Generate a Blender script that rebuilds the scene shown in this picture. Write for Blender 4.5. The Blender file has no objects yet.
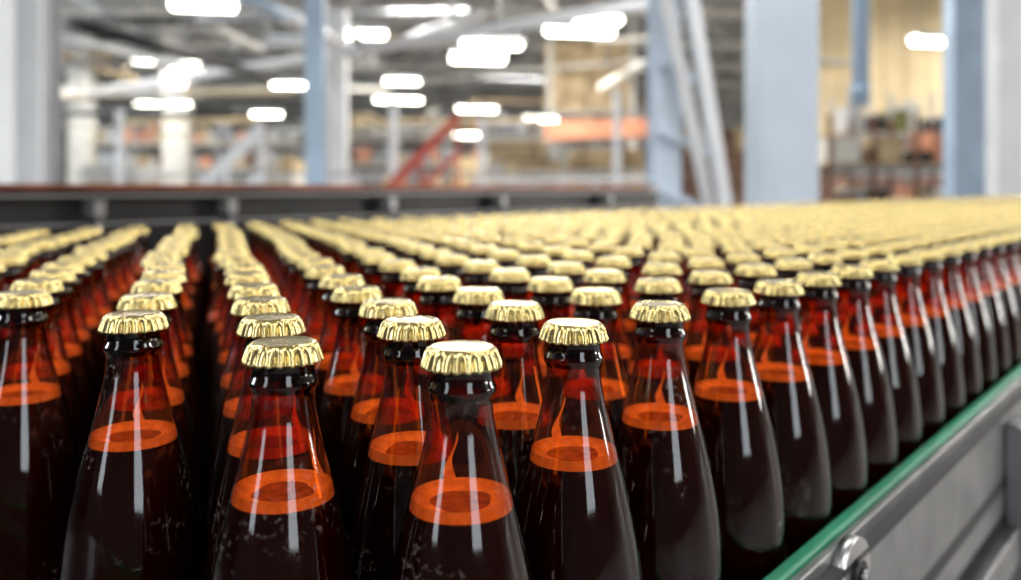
import bpy, bmesh, math, random
from mathutils import Vector, Matrix
random.seed(7)
S = bpy.context.scene
try:
    S.view_settings.view_transform = 'Standard'
    S.view_settings.look = 'None'
    S.view_settings.exposure = 0.0
except Exception: pass
EYE = 1.306
F = 860.0
HZ = 188.0
def PX(px, z): return (px-510.5)/F*z
def PZ(py, z): return EYE + (HZ-py)/F*z
def PT(px, py, z): return Vector((PX(px,z), z, PZ(py,z)))

# ---------------- materials ----------------
def mat(name, col, rough=0.5, metal=0.0, noise=0.0, nscale=8.0, emis=None, estr=0.0, bump=0.0, col2=None, spec=None):
    m = bpy.data.materials.new(name); m.use_nodes = True
    nt = m.node_tree; b = nt.nodes['Principled BSDF']
    b.inputs['Base Color'].default_value = (*col,1)
    b.inputs['Roughness'].default_value = rough
    b.inputs['Metallic'].default_value = metal
    if spec is not None: b.inputs['Specular IOR Level'].default_value = spec
    if emis:
        b.inputs['Emission Color'].default_value = (*emis,1)
        b.inputs['Emission Strength'].default_value = estr
    if noise > 0 or col2 or bump > 0:
        tc = nt.nodes.new('ShaderNodeTexCoord')
        n = nt.nodes.new('ShaderNodeTexNoise'); n.inputs['Scale'].default_value = nscale
        n.inputs['Detail'].default_value = 3
        nt.links.new(tc.outputs['Object'], n.inputs['Vector'])
        r = nt.nodes.new('ShaderNodeValToRGB')
        c2 = col2 if col2 else tuple(max(0,c*(1-noise)) for c in col)
        r.color_ramp.elements[0].position = 0.35; r.color_ramp.elements[1].position = 0.65
        r.color_ramp.elements[0].color = (*c2,1); r.color_ramp.elements[1].color = (*col,1)
        nt.links.new(n.outputs['Fac'], r.inputs['Fac'])
        nt.links.new(r.outputs['Color'], b.inputs['Base Color'])
        if bump > 0:
            bp = nt.nodes.new('ShaderNodeBump'); bp.inputs['Strength'].default_value = bump
            bp.inputs['Distance'].default_value = 0.001
            nt.links.new(n.outputs['Fac'], bp.inputs['Height'])
            nt.links.new(bp.outputs['Normal'], b.inputs['Normal'])
    return m

def glass_mat(name, c_mid, c_edge, flecks=False, rough=0.065):
    m = bpy.data.materials.new(name); m.use_nodes = True
    nt = m.node_tree; nt.nodes.clear(); N = nt.nodes.new; L = nt.links.new
    out = N('ShaderNodeOutputMaterial')
    tr = N('ShaderNodeBsdfTransparent'); gl = N('ShaderNodeBsdfGlossy'); gl.inputs['Roughness'].default_value = rough
    gl.inputs['Color'].default_value = (1,1,1,1)
    geo = N('ShaderNodeNewGeometry')
    mr = N('ShaderNodeMapRange'); mr.inputs['To Min'].default_value = 1.5; mr.inputs['To Max'].default_value = 1/1.5
    L(geo.outputs['Backfacing'], mr.inputs['Value'])
    fr = N('ShaderNodeFresnel'); L(mr.outputs['Result'], fr.inputs['IOR'])
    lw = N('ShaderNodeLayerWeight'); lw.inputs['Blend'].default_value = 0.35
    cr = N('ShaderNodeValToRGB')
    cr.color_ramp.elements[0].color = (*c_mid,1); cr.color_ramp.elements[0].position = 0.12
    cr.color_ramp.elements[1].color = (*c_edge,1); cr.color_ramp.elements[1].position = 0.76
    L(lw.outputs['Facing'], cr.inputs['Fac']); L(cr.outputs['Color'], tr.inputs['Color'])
    mx = N('ShaderNodeMixShader'); L(fr.outputs['Fac'], mx.inputs['Fac']); L(tr.outputs[0], mx.inputs[1]); L(gl.outputs[0], mx.inputs[2])
    last = mx
    if flecks:
        tc = N('ShaderNodeTexCoord'); oi = N('ShaderNodeObjectInfo')
        ad = N('ShaderNodeVectorMath'); ad.operation='ADD'; L(tc.outputs['Object'], ad.inputs[0]); L(oi.outputs['Location'], ad.inputs[1])
        vo = N('ShaderNodeTexNoise'); vo.inputs['Scale'].default_value = 360; vo.inputs['Detail'].default_value = 2; L(ad.outputs[0], vo.inputs['Vector'])
        no = N('ShaderNodeTexNoise'); no.inputs['Scale'].default_value = 30; no.inputs['Detail'].default_value = 2; L(ad.outputs[0], no.inputs['Vector'])
        c1 = N('ShaderNodeMapRange'); c1.inputs['From Min'].default_value = 0.57; c1.inputs['From Max'].default_value = 0.72; L(vo.outputs['Fac'], c1.inputs['Value'])
        c2 = N('ShaderNodeMapRange'); c2.inputs['From Min'].default_value = 0.55; c2.inputs['From Max'].default_value = 0.72; L(no.outputs['Fac'], c2.inputs['Value'])
        mu = N('ShaderNodeMath'); mu.operation='MULTIPLY'; L(c1.outputs[0], mu.inputs[0]); L(c2.outputs[0], mu.inputs[1])
        mu2 = N('ShaderNodeMath'); mu2.operation='MULTIPLY'; mu2.inputs[1].default_value = 0.30; L(mu.outputs[0], mu2.inputs[0])
        df = N('ShaderNodeBsdfDiffuse'); df.inputs['Color'].default_value = (0.50,0.40,0.36,1)
        m2 = N('ShaderNodeMixShader'); L(mu2.outputs[0], m2.inputs['Fac']); L(mx.outputs[0], m2.inputs[1]); L(df.outputs[0], m2.inputs[2])
        last = m2
    L(last.outputs[0], out.inputs['Surface'])
    return m

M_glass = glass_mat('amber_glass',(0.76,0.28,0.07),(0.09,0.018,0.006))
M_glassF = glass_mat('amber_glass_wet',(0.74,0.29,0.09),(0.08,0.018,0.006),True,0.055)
M_finish = glass_mat('amber_glass_thick',(0.14,0.030,0.010),(0.02,0.004,0.001),False,0.05)
M_beer = mat('dark_beer', (0.016,0.0035,0.0009), 0.5, spec=0.05)
M_foam_glow = mat('beer_foam_glow', (1.0,0.78,0.50), 0.6, col2=(0.70,0.42,0.22), nscale=210, emis=(1.0,0.44,0.15), estr=0.22)  # foam with emission standing for light through amber; also colours the highlight streak
M_foamc = mat('beer_surface', (0.50,0.27,0.12), 0.35, col2=(0.22,0.10,0.04), nscale=190, emis=(1.0,0.4,0.12), estr=0.02)  # faint emission stands for light coming through the amber
M_gold = mat('gold_cap', (0.80,0.64,0.29), 0.22, 1.0, col2=(0.69,0.54,0.22), nscale=150, bump=0.2)
M_white = mat('white_paint', (0.83,0.85,0.88), 0.5, noise=0.10, nscale=2)
M_lgrey = mat('light_grey_paint', (0.64,0.65,0.67), 0.5, noise=0.25, nscale=1.2)
M_bluew = mat('pale_blue_paint', (0.64,0.73,0.84), 0.45, noise=0.12, nscale=2)
M_blue = mat('blue_paint', (0.46,0.60,0.77), 0.45, noise=0.2, nscale=2)
M_cream = mat('cream_paint', (0.70,0.68,0.62), 0.5, noise=0.2, nscale=2)
M_grey = mat('grey_steel', (0.34,0.35,0.37), 0.4, 0.5, noise=0.3, nscale=6)
M_dark = mat('dark_steel', (0.018,0.018,0.022), 0.45, 0.2, noise=0.4, nscale=8)
M_steel = mat('brushed_stainless', (0.34,0.34,0.35), 0.33, 0.85, noise=0.3, nscale=25, bump=0.1)
M_green = mat('green_plastic', (0.01,0.27,0.14), 0.4, noise=0.3, nscale=20)
M_rust = mat('copper_brown', (0.34,0.10,0.05), 0.4, 0.2, noise=0.5, nscale=12)
M_red = mat('red_paint', (0.62,0.10,0.07), 0.5, noise=0.2)
M_orange = mat('faded_orange_panel', (0.78,0.34,0.20), 0.5, noise=0.3, nscale=2)
M_tan = mat('tan_cardboard', (0.58,0.44,0.26), 0.8, noise=0.4, nscale=3)
M_yell = mat('ochre_panel', (0.84,0.67,0.40), 0.7, noise=0.3, nscale=0.8)
M_brown = mat('dark_brown_goods', (0.24,0.12,0.08), 0.6, noise=0.6, nscale=2)
M_olive = mat('olive_goods', (0.25,0.25,0.09), 0.7, noise=0.5, nscale=2)
M_tube = mat('lamp_tube', (1,1,1), 0.5, emis=(1.0,0.96,0.82), estr=15.0)

# ---------------- mesh builder ----------------
class MB:
    def __init__(s): s.bm = bmesh.new(); s.mats=[]
    def mi(s, m):
        if m not in s.mats: s.mats.append(m)
        return s.mats.index(m)
    def box(s, c, size, m, rot=None, bev=0.0):
        M = Matrix.Translation(Vector(c)) @ (rot.to_4x4() if rot else Matrix.Identity(4)) @ Matrix.Diagonal((*size,1))
        r = bmesh.ops.create_cube(s.bm, size=1.0, matrix=M)
        k = s.mi(m); fs=set()
        for v in r['verts']:
            for f in v.link_faces: fs.add(f)
        for f in fs: f.material_index = k
        if bev>0:
            es = {e for f in fs for e in f.edges}
            bmesh.ops.bevel(s.bm, geom=list(es), offset=bev, segments=2, affect='EDGES', profile=0.5)
    def beam(s, a, b, w, h, m):
        a=Vector(a); b=Vector(b); d=b-a
        q = d.to_track_quat('Z','Y').to_matrix()
        s.box((a+b)/2, (w,h,d.length), m, q)
    def cyl(s, a, b, r, m, seg=16, r2=None):
        a=Vector(a); b=Vector(b); d=b-a
        M = Matrix.Translation((a+b)/2) @ d.to_track_quat('Z','Y').to_matrix().to_4x4()
        rr = bmesh.ops.create_cone(s.bm, cap_ends=True, segments=seg, radius1=r, radius2=(r if r2 is None else r2), depth=d.length, matrix=M)
        k = s.mi(m)
        for v in rr['verts']:
            for f in v.link_faces:
                f.material_index = k
                if len(f.verts)==4: f.smooth=True
    def hbeam(s, x, y, z0, z1, w, d, t, m):
        zc=(z0+z1)/2; H=z1-z0
        s.box((x,y-d/2+t/2,zc),(w,t,H),m); s.box((x,y+d/2-t/2,zc),(w,t,H),m)
        s.box((x,y,zc),(t*1.2,d-2*t,H),m)
    def lathe(s, prof, m, seg=64, flute=None, closed_top=False, closed_bot=False):
        ks = m if isinstance(m,list) else [m]*(len(prof)-1)
        rings=[]
        for idx,(r,z) in enumerate(prof):
            ring=[]
            for j in range(seg):
                a=2*math.pi*j/seg
                rr = r + (flute(idx,a) if flute else 0)
                ring.append(s.bm.verts.new((rr*math.cos(a), rr*math.sin(a), z)))
            rings.append(ring)
        for i in range(len(rings)-1):
            k=s.mi(ks[i])
            for j in range(seg):
                j2=(j+1)%seg
                f=s.bm.faces.new((rings[i][j], rings[i+1][j], rings[i+1][j2], rings[i][j2])); f.material_index=k; f.smooth=True
        if closed_top:
            f=s.bm.faces.new(rings[0]); f.material_index=s.mi(ks[0]); f.smooth=True
        if closed_bot:
            f=s.bm.faces.new(list(reversed(rings[-1]))); f.material_index=s.mi(ks[-1]); f.smooth=True
    def mesh(s, name):
        me=bpy.data.meshes.new(name); s.bm.to_mesh(me); s.bm.free()
        for m in s.mats: me.materials.append(m)
        return me
    def obj(s, name, parent=None):
        o=bpy.data.objects.new(name, s.mesh(name)); S.collection.objects.link(o)
        if parent: o.parent=parent
        return o
def empty(name, loc=(0,0,0)):
    e=bpy.data.objects.new(name,None); e.location=loc; e.empty_display_size=0.1; S.collection.objects.link(e); return e

# ---------------- bottle ----------------
H=0.245
def build_bottle(glass):
    mb=MB()
    prof=[(.0126,.0035),(.0128,.0075),(.0124,.0092),(.0123,.0110),(.0127,.0135),(.0135,.0150),(.0137,.0162),(.0134,.0176),(.0125,.0192),(.0121,.0215),
          (.0125,.026),(.0133,.031),(.0143,.036),(.0155,.041),(.0169,.0465),(.0185,.0525),(.0203,.059),(.0224,.067),(.0245,.0755),(.0265,.0845),(.0285,.094),(.0302,.104),
          (.0316,.116),(.0327,.128),(.0334,.142),(.0338,.158),(.0338,.200),(.0338,.232),(.0332,.239),(.0315,.2435),(.0285,.245)]
    ms=[M_finish if d<.0190 else glass for r,d in prof[:-1]]
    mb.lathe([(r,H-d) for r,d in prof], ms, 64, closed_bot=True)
    lv=.0600
    liq=[(r-.0013,H-d) for r,d in prof if d>lv+.002]
    liq=[(.0193,H-lv-.001)]+liq[:-1]+[(liq[-1][0]-.002,H-.2435)]
    mb.lathe(liq, M_beer, 48, closed_bot=True)
    wob=lambda i,a:(.0007*math.sin(3*a+1)+.0004*math.sin(5*a)) if i==0 else 0
    mb.lathe([(.0118,H-lv-.0002),(.0145,H-lv+.0003),(.0170,H-lv+.0009),(.0187,H-lv+.0019),(.0193,H-lv+.0026)], M_foam_glow, 48, flute=wob)
    mb.lathe([(.0193,H-lv+.0026),(.0200,H-lv-.0018)], M_foam_glow, 48)
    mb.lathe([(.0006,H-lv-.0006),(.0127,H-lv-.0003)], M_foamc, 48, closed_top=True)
    k=mb.mi(M_foam_glow)
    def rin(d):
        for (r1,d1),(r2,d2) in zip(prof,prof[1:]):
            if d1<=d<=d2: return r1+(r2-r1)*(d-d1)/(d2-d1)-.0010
    for a0,hgt,wd in ((math.radians(80),.022,.11),):  # refracted highlight modelled as a tapered glowing patch on the inner wall
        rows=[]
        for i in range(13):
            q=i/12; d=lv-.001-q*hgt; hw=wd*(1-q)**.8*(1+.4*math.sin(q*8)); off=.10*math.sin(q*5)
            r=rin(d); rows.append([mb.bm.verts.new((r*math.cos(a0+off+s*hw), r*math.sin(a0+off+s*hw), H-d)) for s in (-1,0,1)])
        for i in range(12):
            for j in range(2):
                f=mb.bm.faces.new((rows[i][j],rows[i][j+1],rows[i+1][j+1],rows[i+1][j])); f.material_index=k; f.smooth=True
    seg=21*8
    cap=[(.0005,-.0004),(.0060,-.0004),(.0092,-.0004),(.0101,-.0003),(.0108,0.0),(.0118,0.0),(.0126,-.0003),(.0133,-.0010),(.0138,-.0020),(.0142,-.0032),(.0146,-.0045),(.0150,-.0058),(.0155,-.0070),(.0158,-.0080),(.0153,-.0081),(.0142,-.0062)]
    amp=[0,0,0,0,0,.0000,.0001,.0005,.0012,.0019,.0023,.0024,.0023,.0021,.0019,.0008]
    mb.lathe([(r,H+z) for r,z in cap], M_gold, seg, flute=lambda i,a: amp[i]*(abs(math.cos(10.5*a))-.82), closed_top=True)
    bmesh.ops.recalc_face_normals(mb.bm, faces=[f for f in mb.bm.faces if f.material_index!=k])
    return mb.mesh('beer_bottle')
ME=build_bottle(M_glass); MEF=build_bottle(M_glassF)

ang=math.radians(40)
u2=Vector((math.sin(ang),math.cos(ang))); n2=Vector((-u2.y,u2.x))
uv=u2*.073; vv=Vector((math.sin(math.radians(-20)),math.cos(math.radians(-20))))*.071
A0=Vector((-.019,.333))
DZ=1.0
bottles=empty('beer_bottle_mass')
over={(0,0):(-.0190,.333),(1,0):(.0287,.392),(-1,1):(-.0907,.3435),(0,1):(-.0460,.400),(-2,3):(-.184,.420),(2,0):(.079,.455),(3,0):(.130,.514)}
pts=[]
for j in range(0,19):
    for i in range(-10,125):
        if i<0 and j<2*(-i)-1: continue
        p=A0+uv*i+vv*j
        fixed=False
        if (i,j) in over: p=Vector(over[(i,j)]); fixed=True
        elif i>=2 and j<3: p+=u2*.006
        if p.y<=0: continue
        px=510+F*p.x/p.y
        if px<-260 or px>1330: continue
        if p.dot(u2)>11.5: continue
        if not fixed:
            w=min(1,j/5)
            p+=Vector((.007*math.sin(p.y*7.3+p.x*3.1)+.004*math.sin(p.x*13+p.y*5), .006*math.sin(p.x*9.1-p.y*4.0)))*w
            p+=Vector((random.uniform(-.006,.006),random.uniform(-.006,.006)))*(.25+.75*w)
            if i==-2 and j>=5: p+=Vector((.012,.002))*min(1,(j-4)/2)
        pts.append([p,fixed,px,(i,j)])
DMIN=.0682
for it in range(25):
    grid={}
    for k,e in enumerate(pts):
        p=e[0]; grid.setdefault((int(p.x//.08),int(p.y//.08)),[]).append(k)
    for k,e in enumerate(pts):
        p,f=e[0],e[1]
        gx,gy=int(p.x//.08),int(p.y//.08)
        for ax in (-1,0,1):
            for ay in (-1,0,1):
                for l in grid.get((gx+ax,gy+ay),[]):
                    if l<=k: continue
                    q=pts[l][0]; d=q-p; L=d.length
                    if L<DMIN and L>1e-6:
                        push=d/L*(DMIN-L)
                        if f and pts[l][1]: continue
                        if f: pts[l][0]=q+push
                        elif pts[l][1]: p=p-push
                        else: pts[l][0]=q+push/2; p=p-push/2
        nn=p.dot(n2)
        if not f:
            if nn<.2265: p=p+n2*(.2265-nn)
            if nn>1.385: p=p-n2*(nn-1.385)
        pts[k][0]=p
pl=None
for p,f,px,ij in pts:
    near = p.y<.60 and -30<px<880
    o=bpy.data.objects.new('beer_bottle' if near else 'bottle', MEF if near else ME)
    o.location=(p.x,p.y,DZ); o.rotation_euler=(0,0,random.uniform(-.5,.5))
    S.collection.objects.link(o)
    if not near: o.parent=bottles
    if ij==(4,0): pl=p
# small yellow/blue label on one bottle by the rail
lb=MB(); My=mat('label_yellow',(0.85,0.68,0.05),0.5,noise=0.1,nscale=60); Mb=mat('label_blue',(0.03,0.09,0.35),0.5,noise=0.1,nscale=60)
a0=math.atan2(-pl.y,-pl.x)+math.radians(48)
rad=.0341
for (z0,z1,m) in ((.070,.084,My),(.058,.070,Mb)):
    kk=lb.mi(m); prev=None
    for q in range(15):
        a=a0+math.radians(-26+52*q/14)
        c=(lb.bm.verts.new((pl.x+rad*math.cos(a),pl.y+rad*math.sin(a),DZ+z0)),lb.bm.verts.new((pl.x+rad*math.cos(a),pl.y+rad*math.sin(a),DZ+z1)))
        if prev:
            f=lb.bm.faces.new((prev[0],c[0],c[1],prev[1])); f.material_index=kk; f.smooth=True
        prev=c
lb.obj('bottle_label')

# ---------------- conveyor ----------------
def LC(t,n,h): v=u2*t+n2*n; return Vector((v.x,v.y,h))
RU=Matrix(((u2.x,n2.x,0),(u2.y,n2.y,0),(0,0,1)))
conv=empty('bottle_conveyor')
def cbox(mb,t0,t1,n0,n1,h0,h1,m,bev=0):
    mb.box(LC((t0+t1)/2,(n0+n1)/2,(h0+h1)/2),(t1-t0,n1-n0,h1-h0),m,RU,bev)
T0,T1=-1.6,11.8
mb=MB(); cbox(mb,T0,T1,.188,1.44,.95,.9995,M_dark)
for k in range(15):
    cbox(mb,T0,T1,.20+k*.082,.202+k*.082,.9995,.9998,M_grey)
mb.obj('conveyor_deck',conv)
g=MB(); cbox(g,T0,T1,.1835,.1915,1.084,1.0985,M_green,.0015); cbox(g,T0,T1,.1835,.1915,1.03,1.042,M_green,.0015); g.obj('guide_strip',conv)
s=MB(); cbox(s,T0,T1,.178,.1833,.975,1.095,M_steel,.001)
cbox(s,T0,T1,.170,.178,1.083,1.087,M_dark)
cbox(s,T0,T1,.165,.188,.925,.962,M_steel,.002); cbox(s,T0,T1,.176,.182,.80,.926,M_grey)
cbox(s,T0,T1,.1775,.1782,1.00,1.012,M_dark)
for t in [x*.62+1.00 for x in range(-3,18)]:
    cbox(s,t,t+.05,.160,.178,.86,1.065,M_grey,.002)
    s.cyl(LC(t+.025,.158,1.04),LC(t+.025,.150,1.04),.009,M_steel)
    s.cyl(LC(t+.025,.158,.98),LC(t+.025,.150,.98),.009,M_steel)
s.obj('side_plate',conv)
kn=MB(); tk=.522; M_bright=mat('bright_zinc',(0.62,0.62,0.63),0.33,1.0,noise=0.2,nscale=60)
kn.cyl(LC(tk,.178,1.074),LC(tk,.170,1.074),.024,M_bright,40)
cbox(kn,tk-.024,tk+.024,.170,.178,1.030,1.074,M_bright,.001)
kn.cyl(LC(tk,.170,1.076),LC(tk,.167,1.076),.010,M_dark,24)
kn.cyl(LC(tk,.167,1.076),LC(tk,.163,1.076),.006,M_steel,6)
kn.obj('clamp_bracket',conv)
fr=MB()
cbox(fr,T0,2.45,1.43,1.445,1.0,EYE-.013,M_dark); cbox(fr,T0,2.45,1.41,1.45,EYE-.018,EYE-.011,M_dark)
cbox(fr,T0,2.45,1.408,1.412,EYE-.014,EYE-.011,M_grey)
cbox(fr,2.45,T1,1.43,1.445,1.0,1.20,M_grey)
for k,t in enumerate([-.3,.2,.62,.86,1.25,1.62,2.1]):
    cbox(fr,t,t+.025,1.39,1.43,EYE-.050,EYE-.018,M_grey,.003); fr.cyl(LC(t+.015,1.40,EYE-.05),LC(t+.015,1.40,EYE-.09),.006,M_grey)
cbox(fr,T0,2.45,1.405,1.415,EYE-.060,EYE-.057,M_grey)
fr.obj('far_guard',conv)
lg=MB()
for t in (-1.2,.6,2.4,4.2,6.0,7.8,9.6,11.4):
    for n in (.22,1.38): cbox(lg,t,t+.06,n,n+.06,0,.95,M_steel)
    cbox(lg,t,t+.06,.22,1.44,.88,.95,M_steel)
lg.obj('legs',conv)
c2=empty('second_conveyor')
b2=MB(); cbox(b2,T0,2.9,1.75,2.5,1.22,1.26,M_dark); cbox(b2,T0,2.9,1.72,1.75,1.18,EYE-.003,M_dark)
cbox(b2,T0,2.9,1.70,1.76,EYE-.003,EYE+.008,M_rust); cbox(b2,T0,2.9,2.5,2.53,1.18,EYE+.004,M_rust)
for t in (-1.3,.2,1.6,2.8):
    for n in (1.76,2.44): cbox(b2,t,t+.05,n,n+.05,0,1.22,M_dark)
b2.obj('frame',c2)

# ---------------- hall ----------------
Y1=44
def room():
    X0,X1,Y0,Z1=-24,28,-6,6.6
    mf=mat('concrete_floor',(0.36,0.35,0.34),0.6,noise=0.3,nscale=1.5)
    mc=mat('ceiling_paint',(0.46,0.46,0.45),0.8,noise=0.4,nscale=0.7)
    mw=mat('wall_paint',(0.60,0.59,0.56),0.8,col2=(0.34,0.33,0.31),nscale=0.6)
    md=mat('dark_wall_paint',(0.10,0.10,0.11),0.8,noise=0.3,nscale=0.6)
    for nm,c,sz,m in [('floor',((X0+X1)/2,(Y0+Y1)/2,-.05),(X1-X0,Y1-Y0,.1),mf),('ceiling',((X0+X1)/2,(Y0+Y1)/2,Z1+.05),(X1-X0,Y1-Y0,.1),mc),
        ('wall_back',((X0+X1)/2,Y1+.1,Z1/2),(X1-X0,.2,Z1),mw),('wall_left',(X0-.1,(Y0+Y1)/2,Z1/2),(.2,Y1-Y0,Z1),mw),('wall_right',(X1+.1,(Y0+Y1)/2,Z1/2),(.2,Y1-Y0,Z1),mw),
        ('wall_front',((X0+X1)/2,Y0-.1,Z1/2),(X1-X0,.2,Z1),md)]:
        b=MB(); b.box(c,sz,m); b.obj(nm)
    tr=MB()
    for y in range(6,44,5):
        tr.beam((X0,y,6.5),(X1,y,6.5),.18,.12,M_cream); tr.beam((X0,y,5.6),(X1,y,5.6),.12,.12,M_cream)
        x=X0
        while x<X1-1.5:
            tr.beam((x,y,5.6),(x+1.1,y,6.45),.07,.07,M_cream); tr.beam((x+1.1,y,6.45),(x+2.2,y,5.6),.07,.07,M_cream); x+=2.2
    tr.obj('ceiling_truss')
room()

def column(name,px0,px1,z,m,top=6.58,bot=0.0,style='h'):
    b=MB(); x=(PX(px0,z)+PX(px1,z))/2; w=PX(px1,z)-PX(px0,z)
    if style=='h': b.hbeam(x,z,bot,top,w,w*.8,w*.07,m)
    elif style=='p':
        b.cyl((x,z,bot),(x,z,top),w/2,m,24)
        for zz in (2.2,4.0): b.cyl((x,z,zz),(x,z,zz+.04),w*.62,m,24)
    else: b.box((x,z,(top+bot)/2),(w,w*.7,top-bot),m,None,.01)
    if bot<.01: b.box((x,z,bot+.01),(w*1.5,w*1.2,.02),m)
    return b.obj(name)
column('hall_column',-40,28,5.0,M_white)
column('hall_column',28,56,7.5,M_lgrey)
column('hall_column',166,190,30,M_cream)
column('hall_column',72,92,30,M_cream)
column('hall_column',306,325,9.5,M_blue,style='b')
column('hall_column',329,347,14,M_white,style='b',top=4.2)
column('hall_column',750,812,4.4,M_bluew,style='b')
column('hall_column',948,980,7.6,M_blue,style='b')
column('hall_column',988,1040,9.2,M_white,style='b')
column('vent_pipe',852,869,8,M_blue,style='p',bot=PZ(105,8))
b=MB(); z=4.1
xl=PX(664,z); b.hbeam(xl,z,0,6.5,.13,.18,.015,M_bluew)
b.beam(PT(682,-60,z-.15),PT(745,330,z-.15),.09,.05,M_white)
b.beam(PT(650,-80,z-.2),PT(728,300,z-.2),.05,.05,M_lgrey)
for yy in (-20,60,130,190): b.beam(PT(660,yy,z-.12),PT(700+yy*.1,yy+25,z-.12),.035,.035,M_bluew)
b.obj('braced_column')

def lamp(px,py,wpx,rot=10,h=2.6):
    z=h*F/(HZ-py)
    if z>24: z=24+(z-24)*.2; h=z*(HZ-py)/F
    L=min(max(wpx/F*z,.7),1.9)*1.05
    e=empty('fluorescent_lamp',(PX(px,z),z,EYE+h)); e.rotation_euler=(0,0,math.radians(rot))
    b=MB(); b.box((0,0,.07),(L,.22,.05),M_white); b.box((0,-.14,.03),(L,.01,.09),M_white,Matrix.Rotation(-.6,3,'X')); b.box((0,.14,.03),(L,.01,.09),M_white,Matrix.Rotation(.6,3,'X'))
    for x in (-L*.4,L*.4): b.cyl((x,0,.09),(x,0,6.5-EYE-h),.01,M_grey,8)
    b.obj('housing',e)
    t=MB()
    for y in (-.07,.07): t.cyl((-L/2+.03,y,-.02),(L/2-.03,y,-.02),.06,M_tube,10)
    t.obj('tubes',e)
for a in [(203,4,60),(352,32,66),(492,43,58),(478,58,52),(580,30,66),(166,63,60),(163,102,50),(257,113,46),(293,84,40),(398,99,46),(410,129,34),(477,108,38),(468,134,26),(541,118,30),(935,40,46),(402,80,34),(598,18,30),(188,68,24)]:
    lamp(*a)
def area(name,loc,rot,sx,sy,pw,col=(1,.98,.94)):
    l=bpy.data.lights.new(name,'AREA'); l.shape='RECTANGLE'; l.size=sx; l.size_y=sy; l.energy=pw; l.color=col
    o=bpy.data.objects.new(name,l); o.location=loc; o.rotation_euler=rot; S.collection.objects.link(o); return o
for x in (-2.6,1.2,4.8):
    for y in (-1.5,2.2):
        area('added_column_light',(x,y,3.9),(0,0,math.radians(20)),1.8,.5,54)
for x in (-6.5,1.2,7.5): area('added_column_light',(x,7.5,4.6),(0,0,math.radians(20)),2.0,.3,95)
for x in (-6,8.5): area('added_column_light',(x,2.0,4.6),(0,0,math.radians(90)),2.4,.3,180)  # unseen lights added out of view to brighten the columns
for x in (-7,4):  # unseen windows behind camera, added as area lights for bottle reflections
    area('unseen_window_light',(x,-5.8,3.4),(math.radians(90),0,0),2.6,3.4,190,(.88,.94,1))
for y in (6,20):
    area('unseen_window_light',(-23.8,y,3.6),(0,math.radians(-90),0),3.0,5.0,1200,(.86,.93,1))
    area('unseen_window_light',(27.8,y,3.6),(0,math.radians(90),0),3.0,5.0,1300,(1,.96,.9))
for x in (-12,0,12):
    for y,e_ in ((16,850),(29,400)): area('added_column_light',(x,y,5.4),(0,0,0),4,.5,e_,(1,.97,.92))

# pipework
pw=empty('overhead_pipework')
b=MB()
def pipe(px1,py1,px2,py2,h,r,m):
    z1=h*F/(HZ-py1); z2=h*F/(HZ-py2)
    b.cyl((PX(px1,z1),z1,EYE+h),(PX(px2,z2),z2,EYE+h),r,m,14)
pipe(60,97,660,2,2.0,.075,M_white)
pipe(75,90,205,95,3.0,.10,M_white)
pipe(225,-12,310,24,2.2,.07,M_blue)
pipe(390,45,480,14,2.9,.08,M_white)
pipe(350,88,640,60,2.9,.05,M_cream)
pipe(200,73,640,83,3.6,.06,M_grey)
pipe(60,45,330,62,3.7,.06,M_grey)
pipe(820,60,945,72,2.9,.07,M_cream)
for k in range(44):
    z=random.uniform(11,27); h=random.choice([random.uniform(1.6,2.3),random.uniform(3.0,4.2)]); x=random.uniform(-.55,.15)*z; L=random.uniform(1.5,7)
    if random.random()<.5: d=Vector((L,random.uniform(-1,1),0))
    else: d=Vector((random.uniform(-1,1),L,0))
    c=Vector((x,z,EYE+h)); mm=random.choice([M_grey,M_cream,M_dark,M_bluew,M_yell,M_dark,M_tan,M_white])
    if random.random()<.5: b.cyl(c-d/2,c+d/2,random.uniform(.03,.09),mm,10)
    else: b.beam(c-d/2,c+d/2,random.uniform(.05,.25),.08,mm)
    for q in (-.4,.4): b.cyl(c+d*q,(c.x+d.x*q,c.y+d.y*q,6.5),.015,M_grey,6)
b.obj('pipes',pw)

b=MB()
for px,py,z in [(393,100,12),(482,118,12),(617,90,12),(120,110,12)]:
    b.cyl((PX(px,z),z,0),(PX(px,z),z,PZ(py,z)),.055,M_white,10)
b.beam(PT(75,176,12),PT(650,172,12),.05,.05,M_lgrey)
b.obj('guard_railing')
b=MB()
b.beam(PT(470,181,9),PT(655,179,9),.05,.05,M_white); b.beam(PT(470,200,9),PT(655,200,9),.05,.05,M_white)
for px in (475,535,595,650): b.beam((PX(px,9),9,0),(PX(px,9),9,PZ(180,9)),.05,.05,M_white)
b.obj('safety_barrier')
def stairs(name,px0,px1,py0,py1,z,m,dz=.9):
    b=MB()
    for k,zz in enumerate((z,z+dz)):
        a=PT(px0,py1,zz); c=PT(px1,py0,zz)
        b.beam(a,c,.05,.14,m); b.beam(a+Vector((0,0,.9)),c+Vector((0,0,.9)),.06,.06,m)
        b.beam(a+Vector((0,0,.45)),c+Vector((0,0,.45)),.04,.04,m)
        for q in (0,2,4):
            p=a.lerp(c,q/4); b.beam(p,p+Vector((0,0,.9)),.04,.04,m)
    a=PT(px0,py1,z); c=PT(px1,py0,z)
    for q in range(9):
        p=a.lerp(c,q/8); b.box(p+Vector((0,dz/2,0)),(.26,dz,.03),m)
    return b.obj(name)
stairs('access_stairs',190,262,215,285,8.5,M_white)
stairs('access_stairs',385,458,188,262,10.5,M_red)
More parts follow.
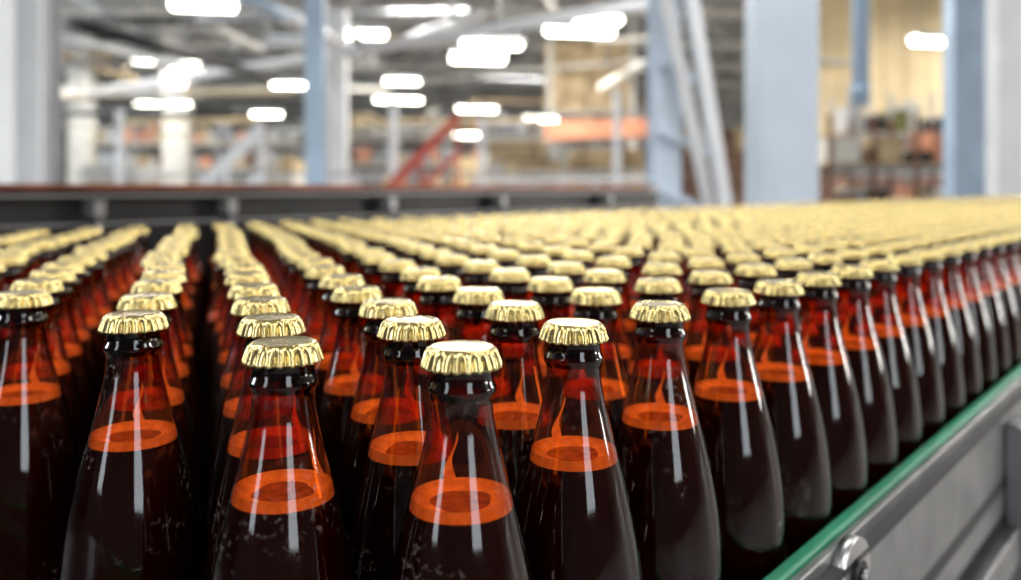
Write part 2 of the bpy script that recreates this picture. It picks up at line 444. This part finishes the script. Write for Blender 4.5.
def stack(name,px0,px1,py_top,z,m,rows=6,cols=5,alt=None):
    b=MB(); x0=PX(px0,z); x1=PX(px1,z); h=PZ(py_top,z)
    b.box(((x0+x1)/2,z,.07),(x1-x0,1.0,.14),M_tan)
    w=(x1-x0)/cols; hh=(h-.14)/rows
    for r in range(rows):
        for c in range(cols):
            mm=m if not alt or random.random()<.6 else random.choice(alt)
            b.box((x0+w*(c+.5),z+random.uniform(-.03,.03),.14+hh*(r+.5)),(w*.94,.95,hh*.94),mm,None,.01)
    return b.obj(name)
stack('carton_stack',490,560,143,14.5,M_tan,alt=[M_yell,M_cream]); stack('carton_stack',568,640,150,14.5,M_tan,alt=[M_yell,M_brown])
stack('carton_stack',455,486,158,17,M_yell); stack('crate_stack',95,150,166,14,M_lgrey)
stack('crate_stack',265,300,160,15,M_cream,alt=[M_tan]); stack('crate_stack',655,745,130,13,M_brown,alt=[M_tan,M_lgrey])
b=MB(); a=PT(545,131,17); c=PT(650,128,17)
b.beam(a,c,.4,.36,M_orange); b.beam(a+Vector((0,0,.35)),c+Vector((0,0,.35)),.05,.05,M_grey)
for q in (.1,.5,.9):
    p=a.lerp(c,q); b.beam((p.x,p.y,0),(p.x,p.y,p.z),.08,.08,M_grey)
b.obj('overhead_conveyor')
b=MB(); z=20
for k in range(7): b.box((PX(828+k*22,z),z,4.5),(.49,.06,4.0),M_yell)
b.box((PX(895,z),z+.1,4.5),(3.8,.08,4.0),M_yell); b.box((PX(895,z),z+.1,1.2),(3.8,.08,2.4),M_brown)
b.obj('ochre_partition')
b=MB(); z=21
for k in range(4): b.box((PX(555+k*22,z),z,4.0),(.46,.06,1.7),M_tan)
b.box((PX(590,z),z+.1,4.0),(2.2,.08,1.8),M_tan)
for s_ in (550,632): b.beam((PX(s_,z),z,0),(PX(s_,z),z,5.4),.12,.12,M_cream)
b.obj('ochre_hopper')
def rack(name,px0,px1,z,levels,lh,bays,mu,mbm,goods):
    b=MB(); x0=PX(px0,z); x1=PX(px1,z); w=(x1-x0)/bays
    for k in range(bays+1):
        for y in (z-.45,z+.45): b.box((x0+w*k,y,levels*lh/2+.1),(.06,.06,levels*lh+.2),mu)
    for l in range(levels):
        for y in (z-.45,z+.45): b.box(((x0+x1)/2,y,l*lh+.12),(x1-x0,.05,.08),mbm)
        b.box(((x0+x1)/2,z,l*lh+.18),(x1-x0,.95,.03),M_tan)
        for k in range(bays):
            xx=x0+w*k+.06
            while xx<x0+w*(k+1)-.2:
                bw=random.uniform(.22,.5); bw=min(bw,x0+w*(k+1)-.06-xx); bh=random.uniform(.45,.95)*(lh-.25)
                if l==levels-1: bh*=random.uniform(.6,1.5)
                if bw>.1: b.box((xx+bw/2,z+random.uniform(-.05,.05),l*lh+.20+bh/2),(bw*.94,.8,bh),random.choice(goods),None,.015)
                xx+=bw
    return b.obj(name)
gd=[M_brown,M_tan,M_olive,M_dark,M_brown,M_orange,M_lgrey,M_cream,M_grey]
rack('pallet_rack',819,946,13.5,3,.74,3,M_brown,M_grey,gd)
rack('pallet_rack',840,1000,16.5,4,.72,4,M_lgrey,M_lgrey,gd)
gl_=[M_tan,M_lgrey,M_cream,M_brown,M_yell,M_grey,M_grey,M_orange]
rack('pallet_rack',100,300,33,4,.95,5,M_lgrey,M_cream,gl_)
rack('pallet_rack',350,640,34.5,4,1.05,6,M_lgrey,M_cream,gl_)

w=bpy.data.worlds.new('World'); S.world=w; w.use_nodes=True
w.node_tree.nodes['Background'].inputs[0].default_value=(.8,.88,1,1); w.node_tree.nodes['Background'].inputs[1].default_value=.6
cd=bpy.data.cameras.new('camera'); co=bpy.data.objects.new('camera',cd); S.collection.objects.link(co); S.camera=co
co.location=(0,0,EYE); co.rotation_euler=(math.radians(90),0,0)
cd.sensor_width=36; cd.lens=36*F/1021; cd.shift_y=-(290-HZ)/1021; cd.clip_start=.02; cd.clip_end=200
cd.dof.use_dof=True; cd.dof.focus_distance=.37; cd.dof.aperture_fstop=5.4
